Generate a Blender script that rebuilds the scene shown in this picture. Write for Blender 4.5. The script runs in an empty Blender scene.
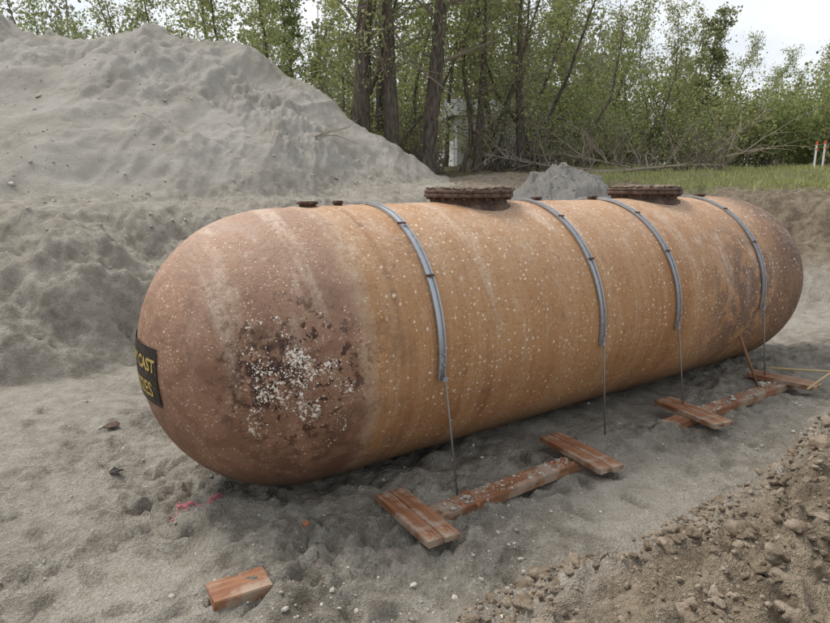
import bpy, bmesh, math, random
import numpy as np
from mathutils import Vector, Matrix, Quaternion

random.seed(7); rng=np.random.default_rng(7)
SC=bpy.context.scene
PX,PY=-1.13,5.423; TH=.604; L=6.69; R=1.22; AX=1.19
U=np.array([math.cos(TH),math.sin(TH)]); N=np.array([-math.sin(TH),math.cos(TH)])
CAMZ=2.624

# ---------------------------------------------------------------- helpers
def link(o): SC.collection.objects.link(o); return o
def smoothstep(x,a,b):
    t=np.clip((x-a)/(b-a),0,1); return t*t*(3-2*t)
def hash2(ix,iy,seed):
    n=(ix*374761393+iy*668265263+seed*1274126177)&0xffffffff
    n=((n^(n>>13))*1274126177)&0xffffffff
    n=(n^(n>>16))&0xffffffff
    return n*(1/4294967295.0)
def vnoise(x,y,seed=0):
    xf=np.floor(x);yf=np.floor(y);fx=x-xf;fy=y-yf;xi=xf.astype(np.int64);yi=yf.astype(np.int64)
    fx=fx*fx*fx*(fx*(fx*6-15)+10);fy=fy*fy*fy*(fy*(fy*6-15)+10)
    a=hash2(xi,yi,seed);b=hash2(xi+1,yi,seed);c=hash2(xi,yi+1,seed);d=hash2(xi+1,yi+1,seed)
    return (a+(b-a)*fx)+((c+(d-c)*fx)-(a+(b-a)*fx))*fy-.5
def fbm(x,y,o=4,seed=0,g=.5):
    s=0;am=1.0
    for i in range(o):
        c,sn=math.cos(i*1.3+.4),math.sin(i*1.3+.4)
        s=s+am*vnoise((x*c-y*sn)*2**i+i*17.3,(x*sn+y*c)*2**i-i*9.1,seed+i); am*=g
    return s
def ridged(x,y,o=3,seed=0):
    s=0;am=1.0
    for i in range(o):
        s=s+am*(1-2*np.abs(2*vnoise(x*2**i+i*7.7,y*2**i+i*3.1,seed+i)))*.5; am*=.5
    return s
# boot prints: position, heading
FR=random.Random(31); PRINTS=[]
for tr_ in range(26):
    fx_,fy_=FR.uniform(-4.5,4.5),FR.uniform(3.0,5.0); hd=FR.uniform(0,6.28)
    if tr_<11: fx_,fy_,hd=FR.uniform(-3.5,-.8),FR.uniform(3,4.5),FR.uniform(.2,2.6)
    for k_ in range(9):
        sd_=1 if k_%2 else -1
        px_,py_=fx_-math.sin(hd)*.12*sd_,fy_+math.cos(hd)*.12*sd_
        a_=(px_-PX)*U[0]+(py_-PY)*U[1]; b_=(px_-PX)*N[0]+(py_-PY)*N[1]
        if not(-.3<a_<7.5 and -1.1<b_<1.2) and b_>-2.4 and py_>2.6: PRINTS.append((px_,py_,hd+FR.uniform(-.2,.2)))
        fx_+=math.cos(hd)*.42; fy_+=math.sin(hd)*.42; hd+=FR.uniform(-.25,.25)

# ---------------------------------------------------------------- terrain height
CX=np.array([-60,-32,-24,-19,-16,-14.6,-13.7,-12.8,-11.8,-8.8,-7.2,-5.5,-3.87,-2.2,-.52,.87,2.2,60])
CZ=np.array([2,2.2,5.5,7.6,8.7,8.5,8.0,7.2,7.3,7.25,6.9,6.75,6.0,4.8,3.75,2.75,2.0,2.0])
def height(x,y,masks=False):
    x=np.asarray(x,float);y=np.asarray(y,float)
    a=(x-PX)*U[0]+(y-PY)*U[1]; b=(x-PX)*N[0]+(y-PY)*N[1]
    G=2.12+.07*np.clip(y-14,0,17)+fbm(x*.35,y*.35,3,50)*.25
    w=fbm(x*.45,y*.45,4,3)
    db=np.maximum(b-4.3+w*1.5,0); dr=np.maximum(a-8.7+w*1.2,0); dl=np.maximum(-9-a,0)
    fb=np.interp(db,[0,.7,1.3,2.2,2.9,4.2],[0,.26,.46,.62,.86,1])
    fr=np.interp(dr,[0,1.6,3.2,4.7,5.1,5.6],[0,.14,.42,.62,.95,1])
    fl=np.interp(dl,[0,3],[0,1])
    out=1-(1-fb)*(1-fr)*(1-fl)
    z=G*out
    df=-2.50-b+w*.5
    fz=np.interp(df,[0,.22,.55,1.1,2.6,5],[0,.19,.42,.62,.98,1.08])
    fa=np.maximum(smoothstep(a,-.7,.5),smoothstep(df,1.1,2.5))
    berm=fz*fa*(1-smoothstep(a,9,13))
    near=(1-out)
    z=z+berm*near
    bm=np.clip(berm*4,0,1)*near
    # big sand pile
    C=np.interp(x,CX,CZ)
    yc=22+fbm(x*.2,x*0+3,2,9)*1.2
    pile=C-.60*np.sqrt((y-yc)**2+.6)+.45
    pm=smoothstep(pile-G,0,.8)
    gul=ridged(x*.8+fbm(x*.3,y*.3,2,61)*2,y*.16,3,12)
    rough=.25+1.3*smoothstep(fbm(x*.22,y*.3,2,83),-.10,.2)
    pile=pile+gul*.15*pm+fbm(x*.5,y*.5,3,33)*.45*pm+(fbm(x*2.2,y*2.2,5,37,.68)*.15+ridged(x*2.3,y*1.9,3,39)*.05)*pm*rough
    k=.25; m=np.maximum(pile,z)+np.where(np.abs(pile-z)<k,(k-np.abs(pile-z))**2/(4*k),0)
    z=np.where(C>2.25,m,z)
    c2=3.15-.62*np.sqrt((x-4.0)**2+(y-17)**2+.03)+fbm(x*3,y*3,2,77)*.12
    cone=(c2>z).astype(float); z=np.maximum(z,c2)
    slope=smoothstep(out,.02,.3)*(1-smoothstep(out,.9,1.0)*.6)*(1-pm)
    z=z+slope*(ridged(x*.9,y*.9,3,21)*.17+fbm(x*2.4,y*2.4,5,22,.66)*.22)
    rg=smoothstep(fbm(x*.8,y*.8,2,91),-.12,.25)
    floor_=fbm(x*1.1,y*1.1,2,5)*.09+fbm(x*4.0,y*4.0,4,6,.65)*.06*(.25+1.3*rg)
    z=z+floor_*(1-.4*bm)
    cl=np.abs(fbm(x*4.2,y*4.2,4,8,.62))
    z=z+bm*(cl*.22-.03+fbm(x*1.4,y*1.4,2,88)*.20)
    dm=np.zeros_like(x)
    for mx,my,mr,mh in [(2.25,5.95,.42,.17),(2.75,6.0,.3,.12),(-.55,4.15,.55,.07),(-.95,3.95,.5,.06),(.55,4.0,.4,.06),(4.6,8.4,.6,.14),(3.9,7.6,.4,.08),(-.6,3.35,.5,.08),(1.05,5.5,.3,.05),(-2.9,6.6,.5,.05),(6.2,9.2,.6,.1)]:
        g=np.exp(-((x-mx)**2+(y-my)**2)/(mr*mr)); dm=np.maximum(dm,g)
        z=z+g*(mh+fbm(x*8,y*8,3,44,.6)*.09)
    for mx,my,mr,mh in [(-5.3,8.6,.7,.22),(-4.3,9.2,.6,.22),(-6.6,10.2,.8,.25),(-3.6,7.7,.5,.10)]:
        g=np.exp(-((x-mx)**2+((y-my)*1.6)**2)/(mr*mr)); z=z-g*mh; dm=np.maximum(dm,g*.45)  # dug scoops; their shade is also painted in through the dark mask
    if x.size>2000:
        nearsel=(y<9)&(y>2)&(np.abs(x)<8); xs_,ys_=x[nearsel],y[nearsel]; dz=np.zeros(len(xs_)); dd=np.zeros(len(xs_))
        for (qx,qy,hd) in PRINTS:
            s_=(np.abs(xs_-qx)<.25)&(np.abs(ys_-qy)<.25)
            if not s_.any(): continue
            lx=(xs_[s_]-qx)*math.cos(hd)+(ys_[s_]-qy)*math.sin(hd); ly=-(xs_[s_]-qx)*math.sin(hd)+(ys_[s_]-qy)*math.cos(hd)
            e=np.sqrt((lx/.145)**2+(ly/.055)**2)
            dz[s_]+=-.042*(1-smoothstep(e,.75,1.08))+.015*np.exp(-((e-1.25)/.22)**2); dd[s_]=np.maximum(dd[s_],.45*(1-smoothstep(e,.7,1.1)))
        z[nearsel]+=dz; dm[nearsel]=np.maximum(dm[nearsel],dd)
    if not masks: return z
    fringe=smoothstep(df,.28,.75)*fa*near+smoothstep(df,-.1,.2)*fa*near*.2*(fbm(x*5,y*5,3,17)>0)
    cut=smoothstep(dr,2.8,4.2)*smoothstep(x,3.,6.)
    brown=np.clip(fringe+cut*(1-smoothstep(y,19,22))+smoothstep(y,14.2,15.5)*(x>1.2)*(1-pm)*.8,0,1)*(1-cone)
    grass=smoothstep(x+fbm(x*.6,y*.6,3,71)*4,4.5,7.5)*smoothstep(y+fbm(x*.7,y*.7,3,72)*3,16.5,19)
    forest=np.clip(smoothstep(y,23.5,26)*(x<5)+smoothstep(y,27.5,30),0,1)*(1-pm)
    tank_shade=np.exp(-np.maximum(0,np.abs(b+.0)-.55)**2/.4)*smoothstep(a,-1,.2)*(1-smoothstep(a,6.8,8.2))*near  # soft shadow below the tank, painted into the ground colour
    dm=np.maximum(dm,tank_shade*.7); dm=np.maximum(dm,rg*.40*near*(1-bm))
    return z,np.clip(brown,0,1),np.clip(grass,0,1),np.clip(dm,0,1),forest,cone,pm

def hz(x,y): return float(height(np.array([x]),np.array([y]))[0])

# ---------------------------------------------------------------- material helpers
class M:
    def __init__(s,name,rough=.8,metal=0,spec=.3):
        s.m=bpy.data.materials.new(name); s.m.use_nodes=True; s.t=s.m.node_tree; s.N=s.t.nodes
        s.b=s.N['Principled BSDF']; s.b.inputs['Roughness'].default_value=rough
        s.b.inputs['Metallic'].default_value=metal; s.b.inputs['Specular IOR Level'].default_value=spec
        s.tc=s.N.new('ShaderNodeTexCoord')
    def l(s,a,b): s.t.links.new(a,b)
    def map(s,scale=(1,1,1),src='Object',loc=(0,0,0)):
        n=s.N.new('ShaderNodeMapping'); n.inputs['Scale'].default_value=scale; n.inputs['Location'].default_value=loc
        s.l(s.tc.outputs[src],n.inputs[0]); return n.outputs[0]
    def noise(s,vec,scale,detail=5,rough=.55,dist=0):
        n=s.N.new('ShaderNodeTexNoise'); n.inputs['Scale'].default_value=scale; n.inputs['Detail'].default_value=detail
        n.inputs['Roughness'].default_value=rough; n.inputs['Distortion'].default_value=dist; s.l(vec,n.inputs['Vector']); return n.outputs['Fac']
    def vor(s,vec,scale,rand=1,feat='F1',out='Distance'):
        n=s.N.new('ShaderNodeTexVoronoi'); n.feature=feat; n.inputs['Scale'].default_value=scale; n.inputs['Randomness'].default_value=rand
        s.l(vec,n.inputs['Vector']); return n.outputs[out]
    def warp(s,vec,scale,amt):
        n=s.N.new('ShaderNodeTexNoise'); n.inputs['Scale'].default_value=scale; n.inputs['Detail'].default_value=2; s.l(vec,n.inputs['Vector'])
        a=s.N.new('ShaderNodeVectorMath'); a.operation='MULTIPLY_ADD'; s.l(n.outputs['Color'],a.inputs[0]); a.inputs[1].default_value=(amt,)*3; s.l(vec,a.inputs[2]); return a.outputs[0]
    def ramp(s,fac,a,b,va=0,vb=1):
        n=s.N.new('ShaderNodeMapRange'); n.interpolation_type='SMOOTHSTEP'
        for i,v in zip(('From Min','From Max','To Min','To Max'),(a,b,va,vb)): n.inputs[i].default_value=v
        s.l(fac,n.inputs['Value']); return n.outputs[0]
    def math(s,op,a,b=None):
        n=s.N.new('ShaderNodeMath'); n.operation=op
        for i,v in enumerate((a,b)):
            if v is None: continue
            if isinstance(v,(int,float)): n.inputs[i].default_value=v
            else: s.l(v,n.inputs[i])
        return n.outputs[0]
    def mix(s,fac,a,b,mode='MIX'):
        n=s.N.new('ShaderNodeMix'); n.data_type='RGBA'; n.blend_type=mode
        if isinstance(fac,(int,float)): n.inputs[0].default_value=fac
        else: s.l(fac,n.inputs[0])
        for i,v in ((6,a),(7,b)):
            if isinstance(v,tuple): n.inputs[i].default_value=(*v,1)
            else: s.l(v,n.inputs[i])
        return n.outputs[2]
    def attr(s,name):
        n=s.N.new('ShaderNodeAttribute'); n.attribute_name=name; return n
    def dist(s,p):
        n=s.N.new('ShaderNodeVectorMath'); n.operation='DISTANCE'; s.l(s.tc.outputs['Object'],n.inputs[0]); n.inputs[1].default_value=p
        return n.outputs['Value']
    def color(s,c):
        if isinstance(c,tuple): s.b.inputs['Base Color'].default_value=(*c,1)
        else: s.l(c,s.b.inputs['Base Color'])
    def bump(s,h,strength=.5,dist=.01,prev=None):
        n=s.N.new('ShaderNodeBump'); n.inputs['Strength'].default_value=strength; n.inputs['Distance'].default_value=dist
        s.l(h,n.inputs['Height'])
        if prev: s.l(prev,n.inputs['Normal'])
        s.l(n.outputs[0],s.b.inputs['Normal']); return n.outputs[0]

def np_mesh(name,V,Q,mat=None,smooth=True,tri=False):
    V=np.asarray(V,np.float32);Q=np.asarray(Q,np.int32);k=Q.shape[1]
    me=bpy.data.meshes.new(name); me.vertices.add(len(V)); me.vertices.foreach_set('co',V.ravel())
    me.loops.add(Q.size); me.loops.foreach_set('vertex_index',Q.ravel())
    me.polygons.add(len(Q)); me.polygons.foreach_set('loop_start',np.arange(0,Q.size,k,dtype=np.int32))
    me.polygons.foreach_set('loop_total',np.full(len(Q),k,dtype=np.int32))
    me.polygons.foreach_set('use_smooth',np.full(len(Q),smooth,dtype=bool))
    me.update(calc_edges=True)
    if mat: me.materials.append(mat)
    return me

# ---------------------------------------------------------------- ground
def graded(lo,a,b,hi,d,g,lcap=None,hcap=None):
    mid=list(np.arange(a,b,d)); r=[];s=d;x=mid[-1]
    while x<hi:
        s*=g
        if hcap and x<hcap[1]: s=min(s,hcap[0])
        x+=s; r.append(x)
    l=[];s=d;x=a
    while x>lo:
        s*=g
        if lcap and x>lcap[1]: s=min(s,lcap[0])
        x-=s; l.append(x)
    return np.array(l[::-1]+mid+r)
gx=graded(-400,-4.2,5.3,400,.030,1.015,lcap=(.085,-14.5)); gy=graded(-12,2.5,8.3,600,.030,1.015,hcap=(.085,22.5))
XX,YY=np.meshgrid(gx,gy)
Z,br,gr,dm,fo,co,pm=height(XX.ravel(),YY.ravel(),True)
V=np.stack([XX.ravel(),YY.ravel(),Z],1)
nx,ny=len(gx),len(gy); I=np.arange(nx*ny).reshape(ny,nx)
Q=np.stack([I[:-1,:-1].ravel(),I[:-1,1:].ravel(),I[1:,1:].ravel(),I[1:,:-1].ravel()],1)

g=M('sandy_ground',.95,spec=.12)
P=g.map()
n1=g.noise(P,.7,3,.6); n2=g.noise(P,5,5,.65); n3=g.noise(P,40,3,.7); n4=g.noise(P,160,1,.6)
sand=g.mix(g.ramp(n1,.35,.65),(.425,.385,.325),(.54,.495,.425))
sand=g.mix(g.ramp(n2,.42,.66,0,.8),sand,(.63,.59,.52))
sand=g.mix(g.ramp(n2,.30,.45,.5,0),sand,(.27,.235,.185))
za=g.attr('zone'); sep=g.N.new('ShaderNodeSeparateColor'); g.l(za.outputs['Color'],sep.inputs[0])
zb=g.attr('zone2'); sep2=g.N.new('ShaderNodeSeparateColor'); g.l(zb.outputs['Color'],sep2.inputs[0])
brown=g.mix(g.ramp(n2,.35,.65),(.20,.150,.100),(.42,.34,.245))
brown=g.mix(g.ramp(n3,.5,.75,0,.5),brown,(.49,.42,.33))
c=g.mix(g.math('MULTIPLY',sep.outputs[0],g.ramp(n3,.2,.45,.75,1)),sand,brown)
pilec=g.mix(g.ramp(n1,.38,.6),(.52,.488,.435),(.64,.612,.56))
c=g.mix(g.math('MULTIPLY',sep2.outputs[2],.8),c,pilec)
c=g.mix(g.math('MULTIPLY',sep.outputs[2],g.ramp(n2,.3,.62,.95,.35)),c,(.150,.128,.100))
grs=g.mix(g.ramp(n2,.35,.65),(.15,.18,.065),(.28,.27,.13))
c=g.mix(g.math('MULTIPLY',sep.outputs[1],g.ramp(n1,.3,.5,.6,1)),c,grs)
c=g.mix(sep2.outputs[0],c,g.mix(g.ramp(n2,.4,.6),(.09,.07,.045),(.15,.14,.065)))
c=g.mix(sep2.outputs[1],c,(.36,.35,.33))
c=g.mix(g.ramp(n3,.3,.7,.3,0),c,(.20,.175,.14))
c=g.mix(g.ramp(n4,.55,.75,0,.35),c,(.66,.64,.59))
g.color(c)
h=g.math('ADD',n3,g.math('MULTIPLY',n2,3.2))
h=g.math('ADD',h,g.math('MULTIPLY',n4,.45))
g.bump(h,1.0,.04)
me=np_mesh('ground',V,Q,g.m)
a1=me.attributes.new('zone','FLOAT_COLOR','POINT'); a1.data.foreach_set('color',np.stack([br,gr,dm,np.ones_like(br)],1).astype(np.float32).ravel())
a2=me.attributes.new('zone2','FLOAT_COLOR','POINT'); a2.data.foreach_set('color',np.stack([fo,co,pm,np.ones_like(br)],1).astype(np.float32).ravel())
link(bpy.data.objects.new('ground',me))

# ---------------------------------------------------------------- clods and stones
def ico(sub):
    bm=bmesh.new(); bmesh.ops.create_icosphere(bm,subdivisions=sub,radius=1)
    v=np.array([q.co[:] for q in bm.verts]); f=np.array([[w.index for w in q.verts] for q in bm.faces]); bm.free(); return v,f
def scatter(name,pos,size,mat,sub=2,flat=.7,lump=.35,sink=.25,smooth=False,rn=.035):
    bv,bf=ico(sub); Vs=[];Fs=[];o=0
    variants=[]
    for k in range(18):
        r=np.random.default_rng(100+k); d=np.ones(len(bv))
        for j in range(7):
            ax=r.normal(size=3); ax/=np.linalg.norm(ax); d-=lump*.5*np.clip(bv@ax-r.uniform(.1,.6),0,1)
            ax2=r.normal(size=3)*3; d+=.06*np.sin(bv@ax2+r.uniform(0,6))
        d+=r.normal(size=len(bv))*rn
        variants.append(bv*d[:,None])
    for (x,y),s in zip(pos,size):
        v=variants[rng.integers(18)]*np.array([s*rng.uniform(.8,1.3),s*rng.uniform(.7,1.1),s*flat*rng.uniform(.7,1.2)])
        an=rng.uniform(0,6.28); c_,s_=math.cos(an),math.sin(an); tl=rng.uniform(-.5,.5)
        v=v@np.array([[1,0,0],[0,math.cos(tl),math.sin(tl)],[0,-math.sin(tl),math.cos(tl)]])@np.array([[c_,s_,0],[-s_,c_,0],[0,0,1]])
        Vs.append((v,x,y,s)); Fs.append(bf+o); o+=len(bv)
    zz=height(np.array([p[0] for p in pos]),np.array([p[1] for p in pos]))
    VV=np.concatenate([v+np.array([x,y,z+s*flat*(1-2*sink)*.6]) for (v,x,y,s),z in zip(Vs,zz)])
    me=np_mesh(name,VV,np.concatenate(Fs),mat,smooth=smooth); return link(bpy.data.objects.new(name,me))
def to_world(a,b): return PX+a*U[0]+b*N[0], PY+a*U[1]+b*N[1]
cm=M('clod_soil',.95,spec=.1); Pc=cm.map(); cn=cm.noise(Pc,6,4); cn2=cm.noise(Pc,55,4,.7)
cc=cm.mix(cm.ramp(cn,.35,.65),(.23,.178,.125),(.50,.42,.33)); cc=cm.mix(cm.ramp(cn2,.35,.7,.5,0),cc,(.17,.135,.098)); cm.color(cc); cm.bump(cn2,1,.03)
pos=[];siz=[];posb=[];sizb=[]
for i in range(16000):
    a=rng.uniform(-.8,9); b=-2.6-abs(rng.normal())*1.4
    x,y=to_world(a,b)
    if y<2.2: continue
    if vnoise(np.array([x*2.]),np.array([y*2.]),14)[0]<-.12 and i%4: continue
    s=.0082*math.exp(abs(rng.normal())*.93)
    if s>.034:
        if i%3==0: continue
        posb.append((x,y)); sizb.append(min(s,.12))
    else: pos.append((x,y)); siz.append(s)
scatter('soil_clods',pos,siz,cm.m,1)
scatter('large_soil_clods',posb,sizb,cm.m,3,lump=.85,sink=.5,smooth=True,rn=.028)
sm=M('grey_stone',.9,spec=.2); Ps=sm.map(); sn=sm.noise(Ps,9,3); sn2=sm.noise(Ps,70,2)
sc_=sm.mix(sm.ramp(sn,.3,.7),(.27,.25,.22),(.54,.515,.46)); sm.color(sc_); sm.bump(sn2,.5,.01)
pos=[];siz=[]
NN=6500; aa=rng.uniform(-5,10,NN); bb=np.where(np.arange(NN)%3>0,rng.uniform(-3.2,4.6,NN),rng.uniform(-2.9,-1.9,NN))
xx=PX+aa*U[0]+bb*N[0]; yy=PY+aa*U[1]+bb*N[1]; keep=(yy>2.6)&~((np.abs(bb)<.4)&(aa>0)&(aa<7))&((fbm(xx*.9,yy*.9,2,91)>-.05)|(np.arange(NN)%4==0))
for x,y in zip(xx[keep],yy[keep]): pos.append((x,y)); siz.append(min(.004*math.exp(abs(rng.normal())*.75),.032))
for i in range(1300):
    x=rng.uniform(-16,3);y=rng.uniform(9.5,20); pos.append((x,y)); siz.append(min(.014*math.exp(abs(rng.normal())*.6),.07))
for i in range(600):
    an=rng.uniform(0,6.28); r=abs(rng.normal())*.9; pos.append((4+r*math.cos(an),17+r*math.sin(an))); siz.append(rng.uniform(.012,.028))
scatter('loose_stones',pos,siz,sm.m,1)

# ---------------------------------------------------------------- generic shape builders
def obj_from_bm(name,bm,mat,parent=None,smooth=False):
    me=bpy.data.meshes.new(name); bm.to_mesh(me); bm.free(); me.materials.append(mat)
    for p in me.polygons: p.use_smooth=smooth
    o=link(bpy.data.objects.new(name,me)); 
    if parent: o.parent=parent
    return o
def empty(name,loc=(0,0,0),rot=0):
    o=link(bpy.data.objects.new(name,None)); o.location=loc; o.rotation_euler=(0,0,rot); o.empty_display_size=.2; return o
def lathe(name,prof,mat,parent,axis='Z',n=48,loc=(0,0,0),close=False):
    prof=np.array(prof); m=len(prof); an=np.linspace(0,2*math.pi,n,endpoint=False)
    V=[]
    for a in an: V.append(np.stack([prof[:,0]*math.cos(a),prof[:,0]*math.sin(a),prof[:,1]],1))
    V=np.concatenate(V)
    if axis=='X': V=np.stack([V[:,2],V[:,0],V[:,1]],1)
    I=np.arange(n*m).reshape(n,m); J=np.roll(I,-1,0)
    Q=np.stack([I[:,:-1].ravel(),J[:,:-1].ravel(),J[:,1:].ravel(),I[:,1:].ravel()],1)
    me=np_mesh(name,V+np.array(loc),Q,mat); o=link(bpy.data.objects.new(name,me)); o.parent=parent; return o
def rod(name,p,q,r,mat,parent=None,n=10,r2=None):
    p=Vector(p);q=Vector(q);bm=bmesh.new()
    bmesh.ops.create_cone(bm,segments=n,radius1=r,radius2=r2 or r,depth=(q-p).length,cap_ends=True)
    bm.transform(Matrix.Translation((p+q)/2)@(q-p).to_track_quat('Z','Y').to_matrix().to_4x4())
    return obj_from_bm(name,bm,mat,parent,True)
def box(name,size,mat,parent=None,loc=(0,0,0),rot=(0,0,0),bev=.004,rough_end=0):
    bm=bmesh.new(); bmesh.ops.create_cube(bm,size=1)
    bmesh.ops.scale(bm,vec=size,verts=bm.verts)
    if bev: bmesh.ops.bevel(bm,geom=bm.edges[:],offset=bev,segments=2,affect='EDGES')
    o=obj_from_bm(name,bm,mat,parent); o.location=loc; o.rotation_euler=rot; return o

# ---------------------------------------------------------------- tank
tank=empty('storage_tank',(PX,PY,AX),TH)
def cap_x(r):
    e=2.12; return R*1.03*np.power(np.maximum(0,1-np.power(np.clip(r/R,0,1),e)),1/e)
s=np.linspace(0,1,130)
capr=R*np.sin(s*math.pi/2); capx=cap_x(capr)
xs=np.concatenate([-capx, np.linspace(0,L,420)[1:-1], L+capx[::-1]])
rs=np.concatenate([capr, np.full(418,R), capr[::-1]])
rs[0]=rs[-1]=1e-4
for x0,w,h_ in [(.10,.03,.008),(.30,.05,.005),(L-.15,.03,.008),(1.75,.05,.004),(3.5,.05,.004),(5.2,.05,.004)]:
    rs=rs+h_*np.exp(-((xs-x0)/w)**2)*(rs>R*.9)
na=320; an=np.linspace(0,2*math.pi,na,endpoint=False)
A,X2=np.meshgrid(an,xs,indexing='ij'); RR=np.broadcast_to(rs,A.shape)
bmp=(vnoise(X2*1.1+3,np.cos(A)*2.0+7,5)+vnoise(X2*1.1+31,np.sin(A)*2.0+17,6))*.010
RR2=RR*(1+bmp/R)
V=np.stack([X2.ravel(),(RR2*np.sin(A)).ravel(),(RR2*np.cos(A)).ravel()],1)
m_=len(xs); I=np.arange(na*m_).reshape(na,m_);J=np.roll(I,-1,0)
Q=np.stack([I[:,:-1].ravel(),I[:,1:].ravel(),J[:,1:].ravel(),J[:,:-1].ravel()],1)
t=M('weathered_tank_shell',.62,spec=.3); P=t.map()
sepx=t.N.new('ShaderNodeSeparateXYZ'); t.l(t.tc.outputs['Object'],sepx.inputs[0]); x_=sepx.outputs[0]; y_=sepx.outputs[1]; z_=sepx.outputs[2]
big=t.noise(P,.9,4,.6); med=t.noise(P,4,5,.65,.6); fine=t.noise(P,28,4,.7); band=t.noise(t.map((9,.25,.25)),1,4,.65); band2=t.noise(t.map((30,.6,.6)),1,3,.6)
run=t.noise(t.map((7,7,.8)),1,4,.6); streak=t.noise(t.map((3.2,.5,.5),loc=(4,0,0)),1,4,.6)
cyl=t.mix(t.ramp(big,.35,.65),(.34,.168,.070),(.42,.232,.108))
cyl=t.mix(t.ramp(band,.4,.68,0,.5),cyl,(.48,.305,.17))
cyl=t.mix(t.ramp(band2,.5,.75,0,.35),cyl,(.27,.13,.064))
cyl=t.mix(t.math('MULTIPLY',t.ramp(z_,.3,1.2),t.ramp(med,.35,.65,.2,.85)),cyl,(.47,.33,.23))  # chalky fading on top, with the top light painted in as well
capc=t.mix(t.ramp(med,.35,.65),(.205,.108,.067),(.31,.178,.115))
capc=t.mix(t.ramp(z_,.1,1.1,0,.6),capc,(.39,.265,.195))  # head paler toward the top, light from above painted into the colour
xw=t.math('ADD',x_,t.math('MULTIPLY',t.math('SUBTRACT',big,.5),.5))
c=t.mix(t.ramp(xw,.02,.25),capc,cyl)
c=t.mix(t.math('MULTIPLY',t.ramp(t.math('ABSOLUTE',t.math('SUBTRACT',xw,.12)),.0,.14,1,0),.55),c,(.47,.34,.23))
c=t.mix(t.math('MULTIPLY',t.ramp(t.math('ABSOLUTE',t.math('SUBTRACT',x_,.42)),.0,.05,1,0),t.ramp(med,.4,.6,.2,.7)),c,(.20,.10,.055))
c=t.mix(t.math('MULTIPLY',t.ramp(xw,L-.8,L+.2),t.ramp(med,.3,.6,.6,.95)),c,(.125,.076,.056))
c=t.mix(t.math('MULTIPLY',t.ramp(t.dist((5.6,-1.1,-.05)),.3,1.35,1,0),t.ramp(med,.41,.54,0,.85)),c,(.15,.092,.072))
grime=t.noise(t.map((1.6,.9,.45),loc=(9,2,0)),1.3,5,.68)
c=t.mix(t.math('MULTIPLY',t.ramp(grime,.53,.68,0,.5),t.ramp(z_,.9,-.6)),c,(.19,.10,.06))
c=t.mix(t.math('MULTIPLY',t.ramp(streak,.56,.70,0,.55),t.math('MULTIPLY',t.ramp(z_,-.4,.7),t.ramp(fine,.3,.6,.5,1))),c,(.59,.48,.38))
Pw1=t.warp(P,7,.08); patch=t.ramp(t.noise(P,1.7,3,.6),.36,.56,.35,1)
dots=t.vor(Pw1,14,.6); c=t.mix(t.math('MULTIPLY',t.ramp(dots,.10,.22,.92,0),t.math('MULTIPLY',patch,t.ramp(x_,.1,.4))),c,(.76,.65,.52))
dots2=t.vor(Pw1,31,1); c=t.mix(t.math('MULTIPLY',t.ramp(dots2,.12,.24,.85,0),t.ramp(med,.42,.56)),c,(.74,.64,.52))
c=t.mix(t.math('MULTIPLY',t.ramp(run,.57,.75,0,.5),t.ramp(z_,-.5,.8)),c,(.59,.48,.38))
Pw2=t.warp(P,22,.05); sp=t.vor(Pw2,30,1); sp2=t.vor(Pw2,60,1); dcl=t.dist((-.42,-1.10,.02)); pn5=t.noise(P,5,4,.6)
msk=t.math('SUBTRACT',1.12,t.math('MULTIPLY',dcl,1.6)); msk=t.math('ADD',msk,t.math('MULTIPLY',t.math('SUBTRACT',pn5,.5),3.2))
thr=t.math('MULTIPLY',t.ramp(msk,0,1.4),.43)
c11=t.noise(P,11,4,.7)
c=t.mix(t.math('MULTIPLY',t.ramp(t.dist((-.58,-.98,.12)),.10,.42,1,0),t.ramp(c11,.43,.50)),c,(.050,.024,.018))
c=t.mix(t.math('MULTIPLY',t.ramp(t.dist((-.40,-1.05,.05)),.3,.8,1,0),t.ramp(c11,.55,.59)),c,(.050,.024,.018))
c=t.mix(t.math('MULTIPLY',t.ramp(t.dist((-.2,-1.0,-.55)),.1,.8,1,0),t.ramp(pn5,.46,.58,0,.75)),c,(.13,.065,.042))
c=t.mix(t.ramp(t.math('SUBTRACT',sp,thr),-.05,.04,.92,0),c,(.80,.74,.66))
c=t.mix(t.ramp(t.math('SUBTRACT',sp2,thr),-.05,.04,.85,0),c,(.74,.67,.58))
c=t.mix(t.math('MULTIPLY',t.ramp(t.noise(P,2.3,5,.75),.57,.65,0,.5),t.ramp(fine,.4,.6)),c,(.16,.08,.048))
c=t.mix(t.ramp(fine,.35,.5,.35,0),c,(.18,.095,.055))
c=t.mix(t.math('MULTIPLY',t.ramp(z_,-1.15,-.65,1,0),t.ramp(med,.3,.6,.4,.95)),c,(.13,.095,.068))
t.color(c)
t.l(t.ramp(med,.3,.7,.5,.8),t.b.inputs['Roughness'])
t.bump(t.math('ADD',t.math('MULTIPLY',fine,.8),t.math('ADD',t.math('MULTIPLY',band2,.8),t.math('MULTIPLY',c11,1.2))),.6,.014)
shell=link(bpy.data.objects.new('shell',np_mesh('shell',V,Q,t.m))); shell.parent=tank

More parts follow.
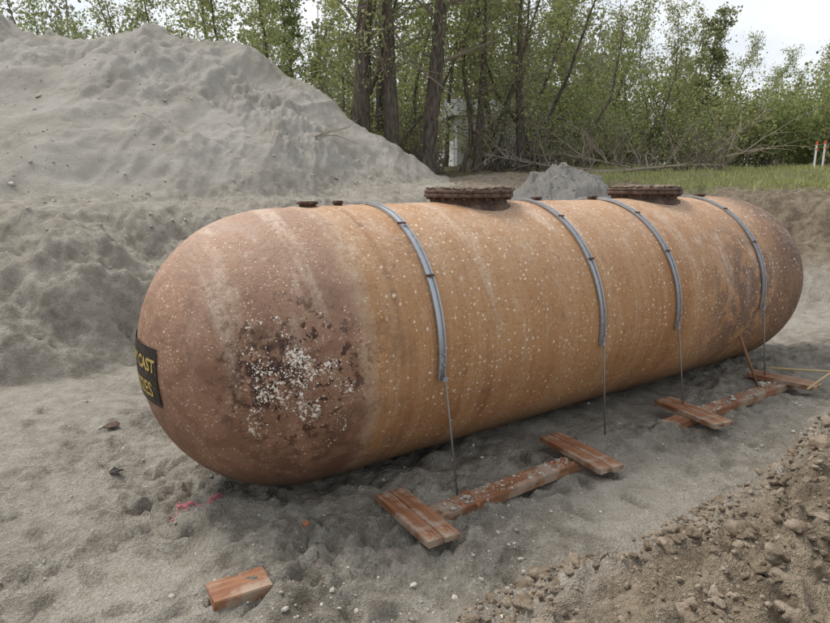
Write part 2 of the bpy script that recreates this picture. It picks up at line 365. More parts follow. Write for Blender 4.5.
rust=M('rusty_steel',.85,metal=.1); Pr=rust.map(); rn=rust.noise(Pr,9,5,.7); rn2=rust.noise(Pr,45,3,.7)
rc=rust.mix(rust.ramp(rn,.35,.65),(.060,.036,.027),(.15,.098,.07)); rc=rust.mix(rust.ramp(rn2,.5,.7,0,.6),rc,(.22,.18,.15)); rust.color(rc); rust.bump(rn2,1,.015)
dirt=M('dry_dirt',.95,spec=.1); Pd=dirt.map(); dn=dirt.noise(Pd,30,4,.7); dirt.color(dirt.mix(dirt.ramp(dn,.35,.65),(.12,.09,.065),(.24,.20,.16))); dirt.bump(dn,.7,.01)
for t0,rr in ((2.05,.46),(5.02,.47)):
    mh=empty('manhole'); mh.parent=tank; mh.location=(t0,0,0)
    lathe('neck',[(rr-.02,.98),(rr-.02,1.19),(rr-.06,1.21),(rr-.06,1.275)],rust.m,mh)
    lathe('flange',[(rr-.06,1.272),(rr,1.275),(rr+.004,1.28),(rr+.004,1.308),(rr,1.313),(rr-.1,1.313)],rust.m,mh)
    ld=lathe('lid',[(rr-.05,1.3165),(rr-.004,1.3165),(rr+.001,1.321),(rr+.001,1.345),(rr-.006,1.350),(.34,1.351),(.33,1.362),(.1,1.366),(.001,1.366)],rust.m,mh)
    bm=bmesh.new()
    for k in range(24):
        if (k*7+int(t0))%9==0: continue
        aa=k*math.pi/12+rng.normal()*.01
        for zz,hh,r_ in ((1.352+rng.uniform(0,.01),.02,.016),(1.262,.022,.015)):
            bmesh.ops.create_cone(bm,segments=6,radius1=r_,radius2=r_,depth=hh,cap_ends=True,matrix=Matrix.Translation(((rr-.03)*math.cos(aa),(rr-.03)*math.sin(aa),zz)))
    obj_from_bm('bolts',bm,rust.m,mh)
    bv,bf=ico(2); VV=[];FF=[];o_=0
    for k in range(80):
        r_=rng.uniform(0,.43);aa=rng.uniform(0,6.28);s_=rng.uniform(.012,.06)
        vv=bv*(1+rng.normal(size=(len(bv),1))*.12)*np.array([s_*1.5,s_*1.4,s_*.55])+np.array([r_*math.cos(aa),r_*math.sin(aa),1.362])
        VV.append(vv);FF.append(bf+o_);o_+=len(bv)
    o=link(bpy.data.objects.new('dirt_on_lid',np_mesh('dirt_on_lid',np.concatenate(VV),np.concatenate(FF),dirt.m,False))); o.parent=mh
for t0,rr in ((.22,.075),(.52,.04),(3.05,.05),(4.0,.05),(6.3,.07)):
    f_=empty('fitting'); f_.parent=tank; f_.location=(t0,0,0)
    lathe('fitting_neck',[(rr,1.17),(rr,1.235),(rr*1.25,1.238),(rr*1.25,1.256),(rr*1.15,1.262),(.001,1.264)],rust.m,f_,n=24)

# label on head
blk=M('black_decal',.5); Pb=blk.map(); blk.color(blk.mix(blk.ramp(blk.noise(Pb,22,5,.7),.53,.72,0,.85),(.016,.014,.012),(.20,.12,.075)))
yel=M('yellow_lettering',.6); Py=yel.map(); yel.color(yel.mix(yel.ramp(yel.noise(Py,30,4,.7),.50,.66,0,.85),(.48,.35,.10),(.07,.05,.03)))
sign=empty('painted_label'); sign.parent=tank
cy,cz,W,Hh=.06,-.02,.84,.46
gy_,gz_=np.meshgrid(np.linspace(-W/2,W/2,40),np.linspace(-Hh/2,Hh/2,26))
def onhead(yv,zv,off):
    r=np.sqrt(yv**2+zv**2); xh=-cap_x(r); return np.stack([xh-off,yv,zv],1)
Vp=onhead(cy+gy_.ravel(),cz+gz_.ravel(),.012); I=np.arange(gy_.size).reshape(gy_.shape)
Qp=np.stack([I[:-1,:-1].ravel(),I[1:,:-1].ravel(),I[1:,1:].ravel(),I[:-1,1:].ravel()],1)
o=link(bpy.data.objects.new('label_panel',np_mesh('label_panel',Vp,Qp,blk.m))); o.parent=sign
def word(txt,cx_,cz_,size):
    cu=bpy.data.curves.new('lettering','FONT'); cu.body=txt; cu.size=size; cu.align_x='CENTER'; cu.resolution_u=4; cu.offset=.004
    ob=link(bpy.data.objects.new('lettering',cu)); bpy.context.view_layer.update()
    me=bpy.data.meshes.new_from_object(ob); bpy.data.objects.remove(ob)
    bm=bmesh.new(); bm.from_mesh(me); bmesh.ops.triangulate(bm,faces=bm.faces)
    for _ in range(2): bmesh.ops.subdivide_edges(bm,edges=[e for e in bm.edges if e.calc_length()>.05],cuts=1); bmesh.ops.triangulate(bm,faces=bm.faces)
    co=np.array([v.co[:] for v in bm.verts]); yy=cy-(co[:,0]+cx_); zz=cz+co[:,1]+cz_
    nv=onhead(yy,zz,.0165)
    for v,q in zip(bm.verts,nv): v.co=q
    return obj_from_bm('lettering',bm,yel.m,sign)
word('HEAVY CAST',0,.045,.138); word('3102ES',.09,-.16,.165)

# ---------------------------------------------------------------- straps
galv=M('galvanized_steel',.42,metal=.8,spec=.5); Pg=galv.map(); gn=galv.noise(Pg,30,4,.6); galv.color(galv.mix(gn,(.30,.32,.35),(.55,.57,.60))); galv.l(galv.ramp(gn,.3,.7,.35,.55),galv.b.inputs['Roughness'])
steel=M('dull_rod_steel',.55,metal=.6); steel.color((.22,.21,.20))
rod_ends=[(.8,1.43),(2.78,1.34),(4.05,1.42),(5.9,1.38)]
for ts,vend in rod_ends:
    st=empty('tie_down_strap',(PX,PY,AX),TH)
    ph=np.radians(np.linspace(-97,97,110)); 
    sec=np.array([(-.034,.0),(-.034,.022),(-.024,.022),(-.022,.006),(.022,.006),(.024,.022),(.034,.022),(.034,.0)])
    jog=.014*np.sin(ph*2.3+ts)
    VV=[]
    for p_,j_ in zip(ph,jog):
        rr=R+.010+sec[:,1]; VV.append(np.stack([ts+j_+sec[:,0],-rr*math.sin(p_),rr*math.cos(p_)],1))
    VV=np.concatenate(VV);k=8;I=np.arange(len(VV)).reshape(-1,k);J=np.roll(I,-1,1)
    Q=np.stack([I[:-1].ravel(),J[:-1].ravel(),J[1:].ravel(),I[1:].ravel()],1)
    o=link(bpy.data.objects.new('strap_band',np_mesh('strap_band',VV,Q,galv.m,False))); o.parent=st
    for sgn in (1,-1):
        y0=-sgn*(R+.035)
        box('end_lug',(.05,.035,.04),galv.m,st,(ts,y0,-.15))
        for zz in (-.03,.06):
            bm=bmesh.new(); bmesh.ops.create_cone(bm,segments=6,radius1=.010,radius2=.010,depth=.014,cap_ends=True,matrix=Matrix.Translation((ts,-sgn*(R+.024),zz))@Matrix.Rotation(math.pi/2,4,'X'))
            obj_from_bm('bolt',bm,galv.m,st)
        yb=-sgn*vend
        wx,wy=to_world(ts,yb); zb=hz(wx,wy)-AX-.05
        rod('tie_rod',(ts,y0,-.08),(ts+.02,yb,zb),.0085,steel.m,st)
    for pd in (30,57):
        p_=math.radians(pd); o=box('clip',(.084,.02,.014),rust.m,st,(ts,-(R+.034)*math.sin(p_),(R+.034)*math.cos(p_)),(p_,0,0),bev=.003)

# ---------------------------------------------------------------- deadman boards
wd=M('red_brown_timber',.5,spec=.4); Pw=wd.map((1,9,9)); wn=wd.noise(Pw,3,5,.65,.5); wn2=wd.noise(wd.map(),3.5,5,.7); wn3=wd.noise(wd.map((2,40,40)),1,3)
wc=wd.mix(wd.ramp(wn,.35,.65),(.19,.082,.042),(.33,.165,.092)); wc=wd.mix(wd.ramp(wn3,.5,.7,0,.5),wc,(.13,.06,.035))
wc=wd.mix(wd.ramp(wn2,.47,.62,0,.75),wc,(.36,.30,.235)); wd.color(wc); wd.l(wd.ramp(wn2,.45,.6,.42,.9),wd.b.inputs['Roughness']); wd.bump(wn3,.4,.006)
def plank(name,cx_,cy_,cz_,ln,wdth,th_,ang,parent,pitch=0,roll=0):
    bm=bmesh.new(); nseg=24
    bmesh.ops.create_cube(bm,size=1); bmesh.ops.scale(bm,vec=(ln,wdth,th_),verts=bm.verts)
    bmesh.ops.subdivide_edges(bm,edges=[e for e in bm.edges if abs((e.verts[0].co-e.verts[1].co).x)>ln*.5],cuts=nseg)
    bmesh.ops.bevel(bm,geom=[e for e in bm.edges if len(e.link_faces)==2 and e.calc_face_angle(0)>.5],offset=.006,segments=2,affect='EDGES')
    for v in bm.verts:
        v.co.z+=.006*math.sin(v.co.x*3+cx_); v.co.y+=.004*math.sin(v.co.x*5+cy_)
        if abs(v.co.x)>ln*.49: v.co.x+=random.uniform(-.007,.007)
    o=obj_from_bm(name,bm,wd.m,parent); o.location=(cx_,cy_,cz_); o.rotation_euler=(roll,pitch,ang); return o
tops=[]
def deadman(p,q,crosses):
    e=empty('deadman_anchor')
    p=np.array(p);q=np.array(q); m=(p+q)/2; ang=math.atan2(q[1]-p[1],q[0]-p[0]); zp=[hz(*(p+(q-p)*k)) for k in (0,.3,.5,.7,1)]
    zb=float(np.mean(zp))+.035
    plank('long_timber',m[0],m[1],zb,np.linalg.norm(q-p),.19,.085,ang,e)
    tops.append((p,q,zb+.043))
    for cx_,cy_,a_,ln in crosses:
        d=np.array([math.cos(a_),math.sin(a_)]); nn=np.array([-d[1],d[0]])
        for k,off in enumerate((-.0685,.0685)):
            plank('cross_plank',cx_+nn[0]*off,cy_+nn[1]*off,zb+.073,ln*(1 if k else .98),.136,.052,a_+random.uniform(-.008,.008),e,roll=random.uniform(-.02,.02))
deadman((-.02,4.33),(1.66,5.50),[(0,4.33,math.atan2(-.75,.45),.82),(1.55,5.46,math.atan2(-.80,.43),.84)])
deadman((2.62,6.14),(4.95,7.74),[(3.03,6.42,math.atan2(-.84,.40),.82),(4.70,7.56,math.atan2(-.63,.60),.80)])
pz=hz(-1.12,3.50)
plank('timber_offcut',-1.12,3.50,pz+.035,.36,.22,.085,math.radians(30),None,roll=.03)
VV=[];FF=[];o_=0; bv,bf=ico(1)
for p,q,zt in tops:
    d=(q-p)/np.linalg.norm(q-p); nn=np.array([-d[1],d[0]])
    for k in range(260):
        f_=rng.uniform(.12,.88) ; s_=.0035*math.exp(abs(rng.normal())*.7); c_=p+(q-p)*f_+nn*rng.uniform(-.085,.085)
        if vnoise(np.array([f_*6]),np.array([zt*9]),2)[0]<0 and k%3: continue
        VV.append(bv*np.array([s_*1.2,s_,s_*.7])+np.array([c_[0],c_[1],zt+s_*.4])); FF.append(bf+o_); o_+=len(bv)
link(bpy.data.objects.new('sand_crumbs',np_mesh('sand_crumbs',np.concatenate(VV),np.concatenate(FF),sm.m,False)))

# ---------------------------------------------------------------- sticks, scraps, paint
pale=M('pale_lath_wood',.8); Pp=pale.map(); pn=pale.noise(Pp,20,4); pale.color(pale.mix(pn,(.36,.27,.14),(.52,.42,.25)))
dwood=M('old_handle_wood',.8); Pq=dwood.map(); qn=dwood.noise(Pq,14,4); dwood.color(dwood.mix(qn,(.17,.085,.05),(.32,.18,.11)))
sh=empty('shovel'); 
rod('handle',(4.36,7.50,.06),(4.08,7.86,1.0),.018,dwood.m,sh)
bm=bmesh.new(); 
vs=[(-.10,0,0),(.10,0,0),(.11,.0,-.15),(.07,.01,-.27),(0,.02,-.32),(-.07,.01,-.27),(-.11,0,-.15),(0,.035,-.05),(0,.05,-.18)]
bv_=[bm.verts.new(v) for v in vs]
for f_ in [(0,7,6),(7,8,6),(6,8,5),(5,8,4),(0,1,7),(1,2,7),(7,2,8),(2,3,8),(3,4,8)]: bm.faces.new([bv_[i] for i in f_])
o=obj_from_bm('blade',bm,rust.m,sh,True); o.location=(4.38,7.47,.10); o.rotation_euler=(.35,0,.9)
for i,(p,q) in enumerate([((4.55,7.72,.26),(5.5,7.55,.24)),((4.75,7.15,.16),(5.7,7.9,.28))]):
    rod('wood_lath',p,q,.014,pale.m,None,6)
ros=M('scrap_orange',.7); ros.color((.36,.13,.06))
def scrap(name,x,y,s,mat,seed):
    r=random.Random(seed); bm=bmesh.new(); n=7
    vs=[bm.verts.new((s*(1 if i%2 else .6)*math.cos(i*6.28/n)*r.uniform(.7,1.3),s*.5*math.sin(i*6.28/n)*r.uniform(.7,1.3),r.uniform(0,s*.35))) for i in range(n)]
    bm.faces.new(vs); bmesh.ops.triangulate(bm,faces=bm.faces)
    ret=bmesh.ops.extrude_face_region(bm,geom=bm.faces[:]); bmesh.ops.translate(bm,vec=(0,0,.012),verts=[v for v in ret['geom'] if isinstance(v,bmesh.types.BMVert)])
    bmesh.ops.recalc_face_normals(bm,faces=bm.faces)
    o=obj_from_bm(name,bm,mat); o.location=(x,y,hz(x,y)+.012); o.rotation_euler=(0,0,seed); return o
scrap('wood_splinter',-.62,4.30,.07,ros.m,1); scrap('wood_splinter',.42,4.72,.10,wd.m,5); scrap('wood_splinter',.50,4.62,.08,wd.m,2)
scrap('metal_scrap',-3.22,6.20,.12,rust.m,3); scrap('dark_scrap',-2.72,5.2,.09,blk.m,4); scrap('wood_splinter',-.80,4.12,.05,ros.m,8)
pk=M('pink_marking_paint',.8); Pk_=pk.map(); pk.color(pk.mix(pk.ramp(pk.noise(Pk_,70,3,.7),.4,.62),(.62,.08,.17),(.45,.26,.24)))
bm=bmesh.new(); r=random.Random(3); pts=[]
for i in range(1100):
    f_=r.random(); wd_=.022*math.sin(min(f_,1)*3.0+.15)+.004
    pts.append((-1.99+f_*.38,4.52+f_*.20+r.gauss(0,wd_)+.02*math.sin(f_*9),r.uniform(.002,.006)*(1.2 if r.random()<.1 else 1)))
PT=np.array([(p[0],p[1]) for p in pts]); npt=len(pts); zz_=height(np.concatenate([PT[:,0],np.full(1000,-50.)]),np.concatenate([PT[:,1],np.full(1000,-5.)]))[:npt]
for i,((x,y,s),zc) in enumerate(zip(pts,zz_)):
    vs=[bm.verts.new((x+s*1.5*math.cos(j*6.28/6)*r.uniform(.6,1.4),y+s*math.sin(j*6.28/6)*r.uniform(.6,1.4),zc+.006+i*.000003)) for j in range(6)]
    bm.faces.new(vs)
obj_from_bm('pink_paint_mark',bm,pk.m)

# survey stakes
whp=M('white_stake_paint',.6); whp.color((.75,.75,.72)); orp=M('orange_flagging',.6); orp.color((.8,.12,.04))
for x,y in ((17.3,27.6),(18.3,28.6)):
    zg=hz(x,y); st=empty('survey_stake',(x,y,zg),.3)
    box('lath',(.09,.03,1.05),whp.m,st,(0,0,.5)); box('painted_top',(.095,.035,.16),orp.m,st,(0,0,1.09)); box('ribbon',(.14,.02,.05),orp.m,st,(.04,-.02,.85),(0,.4,0),bev=0)

# ---------------------------------------------------------------- vegetation
bark=M('tree_bark',.95,spec=.1); Pk=bark.map((6,6,1.2)); kn=bark.noise(Pk,2,4,.7); bark.color(bark.mix(bark.ramp(kn,.3,.7),(.045,.036,.029),(.16,.135,.11))); bark.bump(kn,1,.05)
twig=M('twig_bark',.95,spec=.1); twig.color((.20,.17,.14))
def leafmat(name,c1,c2,trans=.4):
    m=M(name,.7,spec=.15); gi=m.N.new('ShaderNodeNewGeometry'); oi=m.N.new('ShaderNodeObjectInfo')
    cc=m.mix(gi.outputs['Random Per Island'],c1,c2); cc=m.mix(m.math('MULTIPLY',oi.outputs['Random'],.45),cc,(c1[0]*1.3,c1[1]*.97,c1[2]*1.1))
    m.color(cc)
    if trans:
        tr=m.N.new('ShaderNodeBsdfTranslucent'); m.l(cc,tr.inputs['Color']); mx=m.N.new('ShaderNodeMixShader'); mx.inputs[0].default_value=trans
        m.l(m.b.outputs[0],mx.inputs[1]); m.l(tr.outputs[0],mx.inputs[2]); m.l(mx.outputs[0],m.N['Material Output'].inputs['Surface'])
    return m.m
leafA=leafmat('spring_leaves',(.24,.29,.105),(.40,.44,.19))
leafB=leafmat('deep_leaves',(.13,.17,.07),(.23,.27,.12))
leafC=leafmat('hazy_distant_leaves',(.24,.27,.16),(.37,.39,.26),0)  # paler, greyer greens: distance haze painted into the leaf colour

class Tubes:
    def __init__(s): s.V=[];s.F=[];s.M=[];s.n=0
    def add(s,pts,rad,k,mi=0):
        pts=np.asarray(pts);d=np.gradient(pts,axis=0); d/=np.linalg.norm(d,axis=1)[:,None]+1e-9
        ref=np.where(np.abs(d[:,2:3])>.9,np.array([[1.,0,0]]),np.array([[0,0,1.]]))
        u=np.cross(d,ref);u/=np.linalg.norm(u,axis=1)[:,None]+1e-9; v=np.cross(d,u)
        an=np.arange(k)*2*math.pi/k
        ring=pts[:,None,:]+np.asarray(rad)[:,None,None]*(np.cos(an)[None,:,None]*u[:,None,:]+np.sin(an)[None,:,None]*v[:,None,:])
        m=len(pts);I=np.arange(m*k).reshape(m,k)+s.n;J=np.roll(I,-1,1)
        s.V.append(ring.reshape(-1,3)); s.F.append(np.stack([I[:-1].ravel(),J[:-1].ravel(),J[1:].ravel(),I[1:].ravel()],1)); s.M.append(np.full((m-1)*k,mi)); s.n+=m*k
    def leaves(s,c,size,r,mi,elong=1.5):
        c=np.asarray(c);n=len(c); a=r.normal(size=(n,3));a/=np.linalg.norm(a,axis=1)[:,None]
        b=np.cross(a,r.normal(size=(n,3)));b/=np.linalg.norm(b,axis=1)[:,None]
        sz=(size*r.uniform(.6,1.4,n))[:,None]; a=a*sz*elong*.5;b=b*sz*.5
        q=np.stack([c-a,c+b-a*.1,c+a,c-b-a*.1],1).reshape(-1,3)
        s.V.append(q);s.F.append(np.arange(n*4).reshape(n,4)+s.n);s.M.append(np.full(n,mi));s.n+=n*4
    def mesh(s,name,mats):
        me=np_mesh(name,np.concatenate(s.V),np.concatenate(s.F),None,False)
        for m in mats: me.materials.append(m)
        me.polygons.foreach_set('material_index',np.concatenate(s.M).astype(np.int32)); me.update(); return me
def wander(r,p0,d,ln,n,wob,grav=0):
    pts=[np.array(p0,float)];d=np.array(d,float);d/=np.linalg.norm(d)
    for i in range(n):
        d=d+r.normal(size=3)*wob+np.array([0,0,grav]); d/=np.linalg.norm(d); pts.append(pts[-1]+d*ln/n)
    return np.array(pts)
def gen_tree(seed,H,r0,cs,nb,nl,ls,leafmats,spread=.25,lean=.04,wob=.05,twigs=5,sigma=.28,rise=.5,top=1.0):
    r=np.random.default_rng(seed);T=Tubes()
    tr=wander(r,(0,0,-.3),(r.normal()*lean,r.normal()*lean,1),H,14,wob); rad=r0*(1-np.linspace(0,1,15)**1.1*.93); rad[0]*=1.35
    T.add(tr,rad,8,0); tips=[]
    for i in range(nb):
        h=cs+(1-cs)*((i+r.random())/nb); k=h*14;j=min(int(k),13);p=tr[j]+(tr[j+1]-tr[j])*(k-j)
        az=i*2.4+r.normal()*.5; ln=H*spread*(1.15-h)**.7*r.uniform(.5,1.2)
        d=(math.cos(az),math.sin(az),rise*r.uniform(.2,1.5))
        br=wander(r,p,d,ln,6,.16,.03); rb=max(r0*.28*(1-h*.7),.018)
        T.add(br,rb*(1-np.linspace(0,1,7)*.85),4,1)
        for q in range(twigs):
            jj=r.integers(1,7);dd=br[jj]-br[jj-1]; dd=dd/np.linalg.norm(dd)+r.normal(size=3)*.6
            tw=wander(r,br[jj],dd,ln*r.uniform(.25,.6),4,.25,.04); T.add(tw,max(rb*.35,.011)*(1-np.linspace(0,1,5)*.8),3,1); tips.append(tw)
    if nl:
        tips=np.concatenate(tips); dens=r.uniform(.1,1,len(tips))**1.5; dens/=dens.sum()
        c=tips[r.choice(len(tips),nl,p=dens)]+r.normal(size=(nl,3))*sigma*np.array([1,1,.8])
        n2=int(nl*.75); T.leaves(c[:n2],ls,r,2); T.leaves(c[n2:],ls,r,3)
    return T.mesh('tree_mesh',[bark.m,twig.m]+leafmats)
def gen_bush(seed,H,nl,ls,leafmats,nst=18):
    r=np.random.default_rng(seed);T=Tubes();tips=[]
    for i in range(nst):
        az=r.uniform(0,6.28);ti=abs(r.normal())*.5
        st=wander(r,(r.normal()*.3,r.normal()*.3,-.1),(math.cos(az)*ti,math.sin(az)*ti,1),H*r.uniform(.6,1.1),7,.13)
        T.add(st,.028*(1-np.linspace(0,1,8)*.85),4,1)
        for q in range(5):
            jj=r.integers(2,8);dd=(st[jj]-st[jj-1]);dd=dd/np.linalg.norm(dd)+r.normal(size=3)*.55
            tw=wander(r,st[jj],dd,H*r.uniform(.15,.4),4,.2); T.add(tw,.011*(1-np.linspace(0,1,5)*.8),3,1);tips.append(tw)
    if nl:
        tips=np.concatenate(tips); c=tips[r.integers(0,len(tips),nl)]+r.normal(size=(nl,3))*.2
        n2=int(nl*.75);T.leaves(c[:n2],ls,r,2);T.leaves(c[n2:],ls,r,3)
    return T.mesh('bush_mesh',[bark.m,twig.m]+leafmats)
lm=[leafA,leafB]; lmd=[leafB,leafA]
def put(name,me,x,y,s=1,rz=None,sink=0):
    o=link(bpy.data.objects.new(name,me)); o.location=(x,y,hz(x,y)-sink); o.rotation_euler=(random.gauss(0,.03),random.gauss(0,.04),random.uniform(0,6.28) if rz is None else rz); o.scale=(s,s,s*random.uniform(.92,1.08)); return o
big=[gen_tree(11+i,16,.40,.26,28,2400,.10,lm,.24,.04,.04,6) for i in range(2)]
ald=[gen_tree(21+i,13,.13,.14,26,3700,.105,lm,.24,.10,.08,6) for i in range(4)]
bar=[gen_tree(61+i,11,.12,.12,28,600,.09,lm,.28,.12,.10,6,.2,.7) for i in range(2)]
dark=[gen_tree(31+i,13,.17,.08,34,7000,.13,lmd,.22,.03,.03,5,.24,.15) for i in range(2)]
bush=[gen_bush(41+i,3.6,4000,.095,lm) for i in range(3)]
bare=[gen_bush(51+i,3.2,400,.08,lm,26) for i in range(2)]
R_=random.Random(5)
for x,y,s in ((-2.15,25,1),(-.85,24.8,.8),(.45,25.4,.95),(-1.5,28.5,.85),(4.6,27.5,.6),(2.6,27,.55)): put('cottonwood_tree',R_.choice(big),x,y,s)
def open_at(x,y):
    q=x/y; return not (.48<q<.66)
for i in range(17):
    y=R_.uniform(27.5,42); q=-.30+.6*(i+R_.random())/17; put('alder_tree',R_.choice(ald),q*y,y,R_.uniform(.75,1.15))
for i in range(13):
    y=R_.uniform(33,46); q=.28+.46*(i+R_.random())/13; s=R_.uniform(.55,.8)*(1 if open_at(q*y,y) else .6); put('alder_tree',R_.choice(ald),q*y,y,s)
for i in range(8):
    y=R_.uniform(40,52); q=-.78+.5*(i+R_.random())/8; put('alder_tree',R_.choice(ald),q*y,y,R_.uniform(.8,1.2))
for q,y,s in ((-.05,26.5,.9),(.07,27,1),(.13,27.5,.9),(.20,27.8,.85),(.26,29,.85),(.34,32,.7),(-.12,27.5,1),(.43,33,.6),(-.35,36,1),(-.5,40,1.1),(.10,30,1),(.17,31,1)): put('bare_tree',R_.choice(bar),q*y,y,s)
for q,y,s in ((.44,38,.72),(.10,40,1),(.24,44,.9),(-.18,40,1),(.17,46,.8)): put('dark_leafed_tree',R_.choice(dark),q*y,y,s)
for i in range(21):
    y=R_.uniform(30,36); q=.10+.68*(i+R_.random())/21; put('leafy_bush',R_.choice(bush),q*y,y,R_.uniform(.65,1.25))
for i in range(8):
    y=R_.uniform(38,45); q=-.2+.9*(i+R_.random())/8; put('leafy_bush',R_.choice(bush),q*y,y,R_.uniform(1.2,1.7))
for i in range(4):
    y=R_.uniform(27,30); q=R_.uniform(-.12,.12); put('leafy_bush',R_.choice(bush),q*y,y,R_.uniform(.35,.65))
for i in range(14):
    y=R_.uniform(25,30); q=-.10+.62*(i+R_.random())/14; put('bare_shrub',R_.choice(bare),q*y,y,R_.uniform(.4,.9))

# fallen tree and brush
r=np.random.default_rng(8);T=Tubes()
tk=wander(r,(0,0,0),(1,.1,.12),7.5,10,.06); T.add(tk,.09*(1-np.linspace(0,1,11)*.8),8,0)
for i in range(26):
    j=r.integers(2,11);d=(r.uniform(-.1,1),r.normal()*.6,r.uniform(-.1,1.1)); b_=wander(r,tk[j],d,r.uniform(1.2,3.2),7,.14); T.add(b_,.035*(1-np.linspace(0,1,8)*.85),5,1)
    for q in range(4):
        jj=r.integers(2,8);b2=wander(r,b_[jj],(b_[jj]-b_[jj-1])*8+r.normal(size=3)*.8,r.uniform(.4,1.2),4,.2);T.add(b2,.015*(1-np.linspace(0,1,5)*.7),3,1)
ft=T.mesh('fallen_tree',[bark.m,twig.m])
fm=M('bleached_branch',.9,spec=.1); fm.color((.27,.23,.185)); ft.materials[0]=fm.m; ft.materials[1]=fm.m
for x,y,rz,s in ((6.6,25.0,.15,.9),(8.5,25.8,2.9,.8),(11.8,26.0,3.3,.7)):
    o=put('fallen_tree',ft,x,y,s,rz); o.location.z+=.1
r=np.random.default_rng(18);T=Tubes()
T.add(wander(r,(0,0,0),(.7,0,-1),3.6,8,.08),.05*(1-np.linspace(0,1,9)*.5),7,0)
T.add(wander(r,(.6,0,-1.2),(1,0,-.3),1.5,6,.12),.02*(1-np.linspace(0,1,7)*.5),5,0)
o=link(bpy.data.objects.new('leaning_branch',T.mesh('leaning_branch',[twig.m]))); o.location=(-.75,24.5,8.0)
for x,y,rz in ((-2.9,18.6,.4),(-2.2,17.8,2.2),(-10.2,17.5,1.2)):
    r=np.random.default_rng(int(abs(x*10)));T=Tubes()
    for i in range(3): T.add(wander(r,(0,0,0),(1,r.normal()*.4,.15),r.uniform(.8,1.8),6,.12),.018*(1-np.linspace(0,1,7)*.7),5,0)
    o=link(bpy.data.objects.new('dead_branch',T.mesh('dead_branch',[fm.m]))); o.location=(x,y,hz(x,y)+.06); o.rotation_euler=(.45,0,rz)

# distant forest
r=np.random.default_rng(99);T=Tubes()
cs=[]
for i in range(200):
    y=r.uniform(56,85);q=r.uniform(-.95,.95);x=q*y; Ht=r.uniform(13,19)*(1 if not(.45<q<.68) else .5)*(.82 if q>.1 else 1)
    T.add(wander(r,(x,y,2.5),(r.normal()*.05,r.normal()*.05,1),Ht,6,.04),.2*(1-np.linspace(0,1,7)*.9),4,1)
    for b_ in range(6):
        h=r.uniform(.25,1); az=r.uniform(0,6.28); p=np.array([x,y,2.5+h*Ht*.9]); e=wander(r,p,(math.cos(az),math.sin(az),.6),Ht*.18*(1.2-h),4,.15); T.add(e,.05*(1-np.linspace(0,1,5)*.8),3,1)
    n=700; h=r.uniform(.02,1,n)**1.15; rad=Ht*.20*(1.12-h)**.6*np.sqrt(r.random(n)); az=r.uniform(0,6.28,n)
    c_=np.stack([x+rad*np.cos(az),y+rad*np.sin(az),2.5+h*Ht],1); kk=fbm(c_[:,0]*.6+c_[:,1]*.3,c_[:,2]*.6,2,i)>-.12; cs.append(c_[kk])
T.leaves(np.concatenate(cs),.32,r,2,1.2)
link(bpy.data.objects.new('distant_trees',T.mesh('distant_trees',[bark.m,twig.m,leafC])))

# grass
r=np.random.default_rng(4); n=60000
x=r.uniform(3.5,26,n);y=r.uniform(15.8,31,n); _,b0,g0,_,_,c0,_=height(x,y,True)
k=(g0*(1-c0)>r.random(n))&(vnoise(x*1.2,y*1.2,6)+.5>r.random(n)*.7); x=x[k];y=y[k];z=height(x,y);n=len(x)
hh=r.uniform(.06,.22,n);an=r.uniform(0,6.28,n);w_=.014
V=np.stack([np.stack([x-w_*np.cos(an),y-w_*np.sin(an),z-.01],1),np.stack([x+w_*np.cos(an),y+w_*np.sin(an),z-.01],1),np.stack([x+r.normal(size=n)*.05,y+r.normal(size=n)*.05,z+hh],1)],1).reshape(-1,3)
gm=leafmat('grass_blades',(.25,.29,.10),(.42,.43,.21),0)
link(bpy.data.objects.new('grass',np_mesh('grass',V,np.arange(3*n).reshape(n,3),gm,False)))

# shed glimpsed through trees
shd=empty('white_shed',(4.3,34,3.2),.15)
wm=M('white_siding',.7); wv=wm.noise(wm.map((1,1,14)),1,2); wm.color(wm.mix(wv,(.62,.63,.63),(.76,.77,.77)))
rm=M('grey_roofing',.8); rm.color((.30,.31,.32)); dkm=M('dark_glass',.2); dkm.color((.03,.035,.04))
box('walls',(5,3.5,2.6),wm.m,shd,(0,0,1.3),bev=.02)
bm=bmesh.new(); pr=[(-2.8,-2.0,2.6),(2.8,-2.0,2.6),(2.8,2.0,2.6),(-2.8,2.0,2.6),(-2.8,0,3.6),(2.8,0,3.6)]; bv_=[bm.verts.new(v) for v in pr]
for f_ in [(0,1,5,4),(2,3,4,5),(0,4,3),(1,2,5),(3,2,1,0)]: bm.faces.new([bv_[i] for i in f_])
obj_from_bm('roof',bm,rm.m,shd); box('window',(1.0,.04,.8),dkm.m,shd,(-1.2,-1.77,1.5),bev=0); box('door',(.9,.04,2.0),dkm.m,shd,(1.2,-1.77,1.0),bev=0)

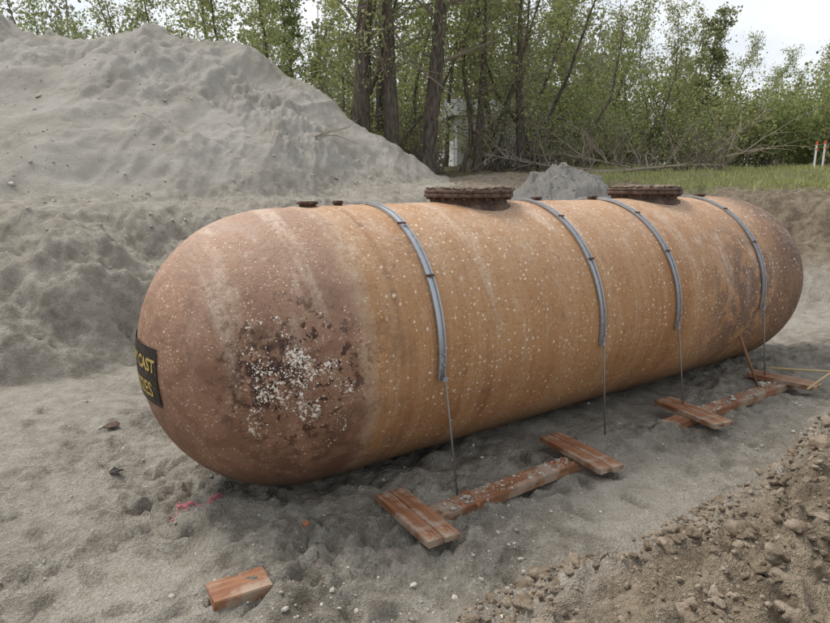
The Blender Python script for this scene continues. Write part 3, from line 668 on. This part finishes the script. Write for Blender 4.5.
# ---------------------------------------------------------------- light, world, camera
w=bpy.data.worlds.new('World'); SC.world=w; w.use_nodes=True; nt=w.node_tree; bg=nt.nodes['Background']
sky=nt.nodes.new('ShaderNodeTexSky'); sky.sky_type='NISHITA'; sky.sun_disc=False
EL,AZ=math.radians(55),math.radians(-55)
sky.sun_elevation=EL; sky.sun_rotation=AZ; sky.air_density=1; sky.dust_density=3
tc=nt.nodes.new('ShaderNodeTexCoord'); no=nt.nodes.new('ShaderNodeTexNoise'); no.inputs['Scale'].default_value=3.2; no.inputs['Detail'].default_value=6
mp=nt.nodes.new('ShaderNodeMapping'); mp.inputs['Scale'].default_value=(1,1,2.5); nt.links.new(tc.outputs['Generated'],mp.inputs[0]); nt.links.new(mp.outputs[0],no.inputs['Vector'])
mr=nt.nodes.new('ShaderNodeMapRange'); mr.inputs['From Min'].default_value=.35; mr.inputs['From Max'].default_value=.55; mr.inputs['To Min'].default_value=.6; mr.inputs['To Max'].default_value=1; nt.links.new(no.outputs['Fac'],mr.inputs['Value'])
mx=nt.nodes.new('ShaderNodeMix'); mx.data_type='RGBA'; mx.inputs[7].default_value=(6.8,7.0,7.2,1); nt.links.new(mr.outputs[0],mx.inputs[0]); nt.links.new(sky.outputs[0],mx.inputs[6]); nt.links.new(mx.outputs[2],bg.inputs['Color'])
bg.inputs['Strength'].default_value=.15
sd=bpy.data.lights.new('sun','SUN'); sd.energy=3.2; sd.angle=math.radians(25); sd.color=(1,.94,.86)
so=link(bpy.data.objects.new('sun',sd))
dirv=Vector((math.sin(AZ)*math.cos(EL),math.cos(AZ)*math.cos(EL),math.sin(EL))); so.rotation_euler=(-dirv).to_track_quat('-Z','Y').to_euler()
cd=bpy.data.cameras.new('camera'); cd.sensor_width=36; cd.lens=620/830*36; cd.clip_end=2000; cd.clip_start=.05
co_=link(bpy.data.objects.new('camera',cd)); co_.location=(0,0,CAMZ); co_.rotation_euler=(math.pi/2-.207,0,0); SC.camera=co_
SC.view_settings.view_transform='Standard'; SC.view_settings.look='None'; SC.view_settings.exposure=0
